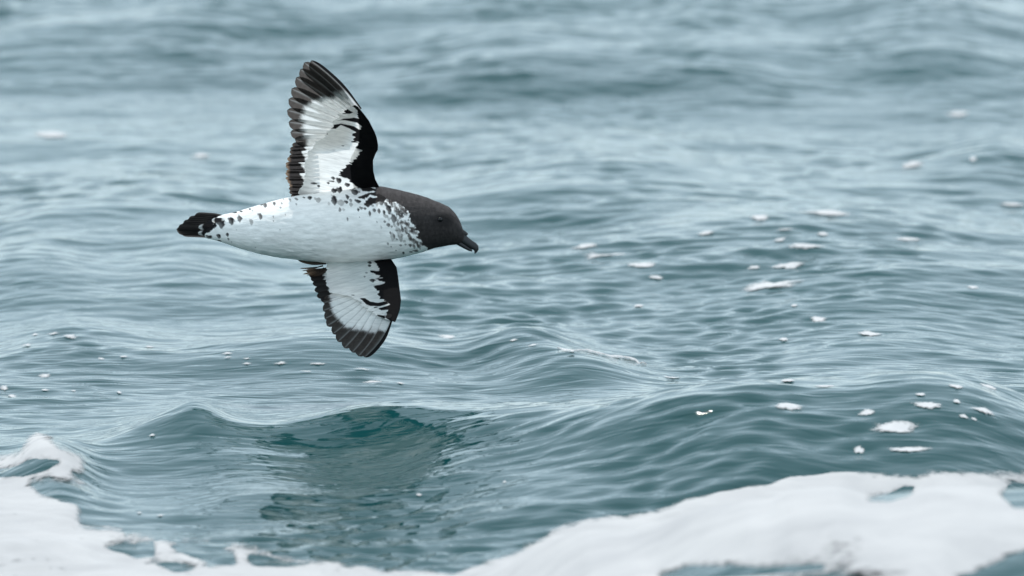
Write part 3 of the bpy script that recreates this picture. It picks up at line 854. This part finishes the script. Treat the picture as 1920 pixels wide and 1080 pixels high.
# --- tail: folded fan of twelve feathers
def w_tail(px, py):
    return 0.0 * px + (py - 425) * 0.0003
def tail_col(t, s, px, py):
    c = np.tile(np.array([0.030, 0.026, 0.025]), (len(t), 1))
    c = mixc(c, np.array([0.11, 0.095, 0.085]), 0.5 * smooth(t, 0.95, 1.0))
    c = mixc(c, np.array([0.12, 0.105, 0.095]), 0.8 * smooth(np.abs(s), 0.72, 1.0))
    return mixc(c, WHITE, smooth(t, 0.28, 0.2))
tail = None
TT = [(366, 403), (364, 405), (354, 409), (352, 412), (344, 416), (342, 419.5), (335, 424), (333.5, 427), (330.5, 430), (331.5, 433), (334, 436), (341, 439)]
tail = bpy.data.objects.new("tail", None); coll.objects.link(tail); tail.parent = bird
tail.location = at_depth(395, 425, D_BIRD) - BC; tail.empty_display_size = 0.02
TO = at_depth(395, 425, D_BIRD)
for i, tp_ in enumerate(TT):
    f = i / 11
    base = (432 - 6 * f, 409 + 34 * f)
    o = feather("tail_feather", tail, base, tp_, 12, w_tail, -0.006 + 0.0011 * abs(i - 8), -1, tail_col, bend=-1.0, lead_frac=0.5, nt=40, ns=9, tip_round=0.16)
    o.location = BC - TO
def covert_col(t, s, px, py):
    c = np.tile(DARK * 1.6, (len(t), 1))
    c = mixc(c, WHITE, smooth(t + 0.06 * s * s, 0.82, 0.90))
    return mixc(c, WHITE, smooth(t, 0.45, 0.30))
for b_, t_, w_ in [((420, 424), (372, 426), 13), ((418, 437), (371, 437), 11), ((428, 414), (397, 413), 11), ((432, 428), (400, 429), 10), ((424, 445), (384, 444), 8)]:
    o = feather("tail_covert", tail, b_, t_, w_, w_tail, -0.0075, -1, covert_col, lead_frac=0.5, nt=40, ns=9, tip_round=0.25)
    o.location = BC - TO

# --- bill
def Z4p(x, y): return 600 + x / 6, 330 + y / 6
def loft(name, stations, parent, mat, n=28, flat=1.0):
    """stations: (zx, zy, half height px, half width px, tangent angle deg)"""
    rows = []
    t_ = np.linspace(0, 2 * math.pi, n, endpoint=False)
    for (zx, zy, hh, hw, ang) in stations:
        x0, y0 = Z4p(zx, zy); an = math.radians(ang)
        nx, ny = math.sin(an), -math.cos(an)
        rows.append(at_depth(x0 + nx * hh * np.cos(t_), y0 + ny * hh * np.cos(t_), D_BIRD - hw * np.sin(t_) * MPP))
    V = np.concatenate(rows)
    m = len(stations)
    V = np.concatenate([V, rows[0].mean(0)[None], rows[-1].mean(0)[None]])
    F = grid_faces(m, n, True)
    Ft = np.concatenate([F[:, [0, 1, 2]], F[:, [0, 2, 3]], np.array([[m * n, j, (j + 1) % n] for j in range(n)] + [[m * n + 1, (m - 1) * n + (j + 1) % n, (m - 1) * n + j] for j in range(n)])])
    return mesh_from(name, V, Ft, mat, parent, BC)
bill = loft("bill", [(1455, 640, 7, 7, 28), (1510, 655, 9.5, 7.2, 33), (1560, 680, 10, 6.6, 38), (1605, 706, 9.2, 5.6, 40), (1645, 733, 8.0, 5.0, 40), (1685, 760, 7.4, 4.6, 41), (1720, 783, 7.6, 4.2, 46), (1746, 806, 7.0, 3.8, 60), (1757, 830, 4.8, 2.9, 84), (1752, 852, 2.6, 1.8, 104), (1742, 874, 0.8, 0.6, 115)], bird, M_BILL)
loft("nostril_tube", [(1540, 606, 2.5, 3.4, 36), (1575, 614, 5.0, 3.6, 40), (1612, 638, 5.0, 3.4, 42), (1645, 662, 4.4, 3.0, 44), (1654, 669, 2.8, 2.0, 44)], bill, M_BILL, 18)
loft("lower_mandible", [(1480, 715, 4.0, 6.0, 28), (1535, 738, 5.0, 5.4, 34), (1585, 768, 4.6, 4.4, 38), (1635, 800, 3.8, 3.5, 36), (1685, 830, 2.8, 2.8, 30), (1712, 842, 1.4, 1.6, 25)], bill, M_BILL, 18)

# --- eyes, set into the head
ex, ey = 824.3, 411.8
si = int(np.argmin(abs(sx - ex)))
frac = (ey - cy[si]) / a[si]
wdepth = b[si] * math.sqrt(max(0, 1 - frac ** 2))
def eye(side):
    n, m = 20, 14
    u = np.linspace(0, 2 * math.pi, n, endpoint=False)[None]; v = np.linspace(0.02, math.pi - 0.02, m)[:, None]
    R = 6.2
    x = ex + R * np.sin(v) * np.cos(u); y = ey + R * 0.86 * np.sin(v) * np.sin(u)
    w = side * (wdepth - 2.8) + R * np.cos(v) + 0 * u
    V = at_depth(x.ravel(), y.ravel(), D_BIRD + w.ravel() * MPP)
    return mesh_from("eye", V, grid_faces(m, n, True), M_EYE, bird, BC)
eye(-1); eye(1)
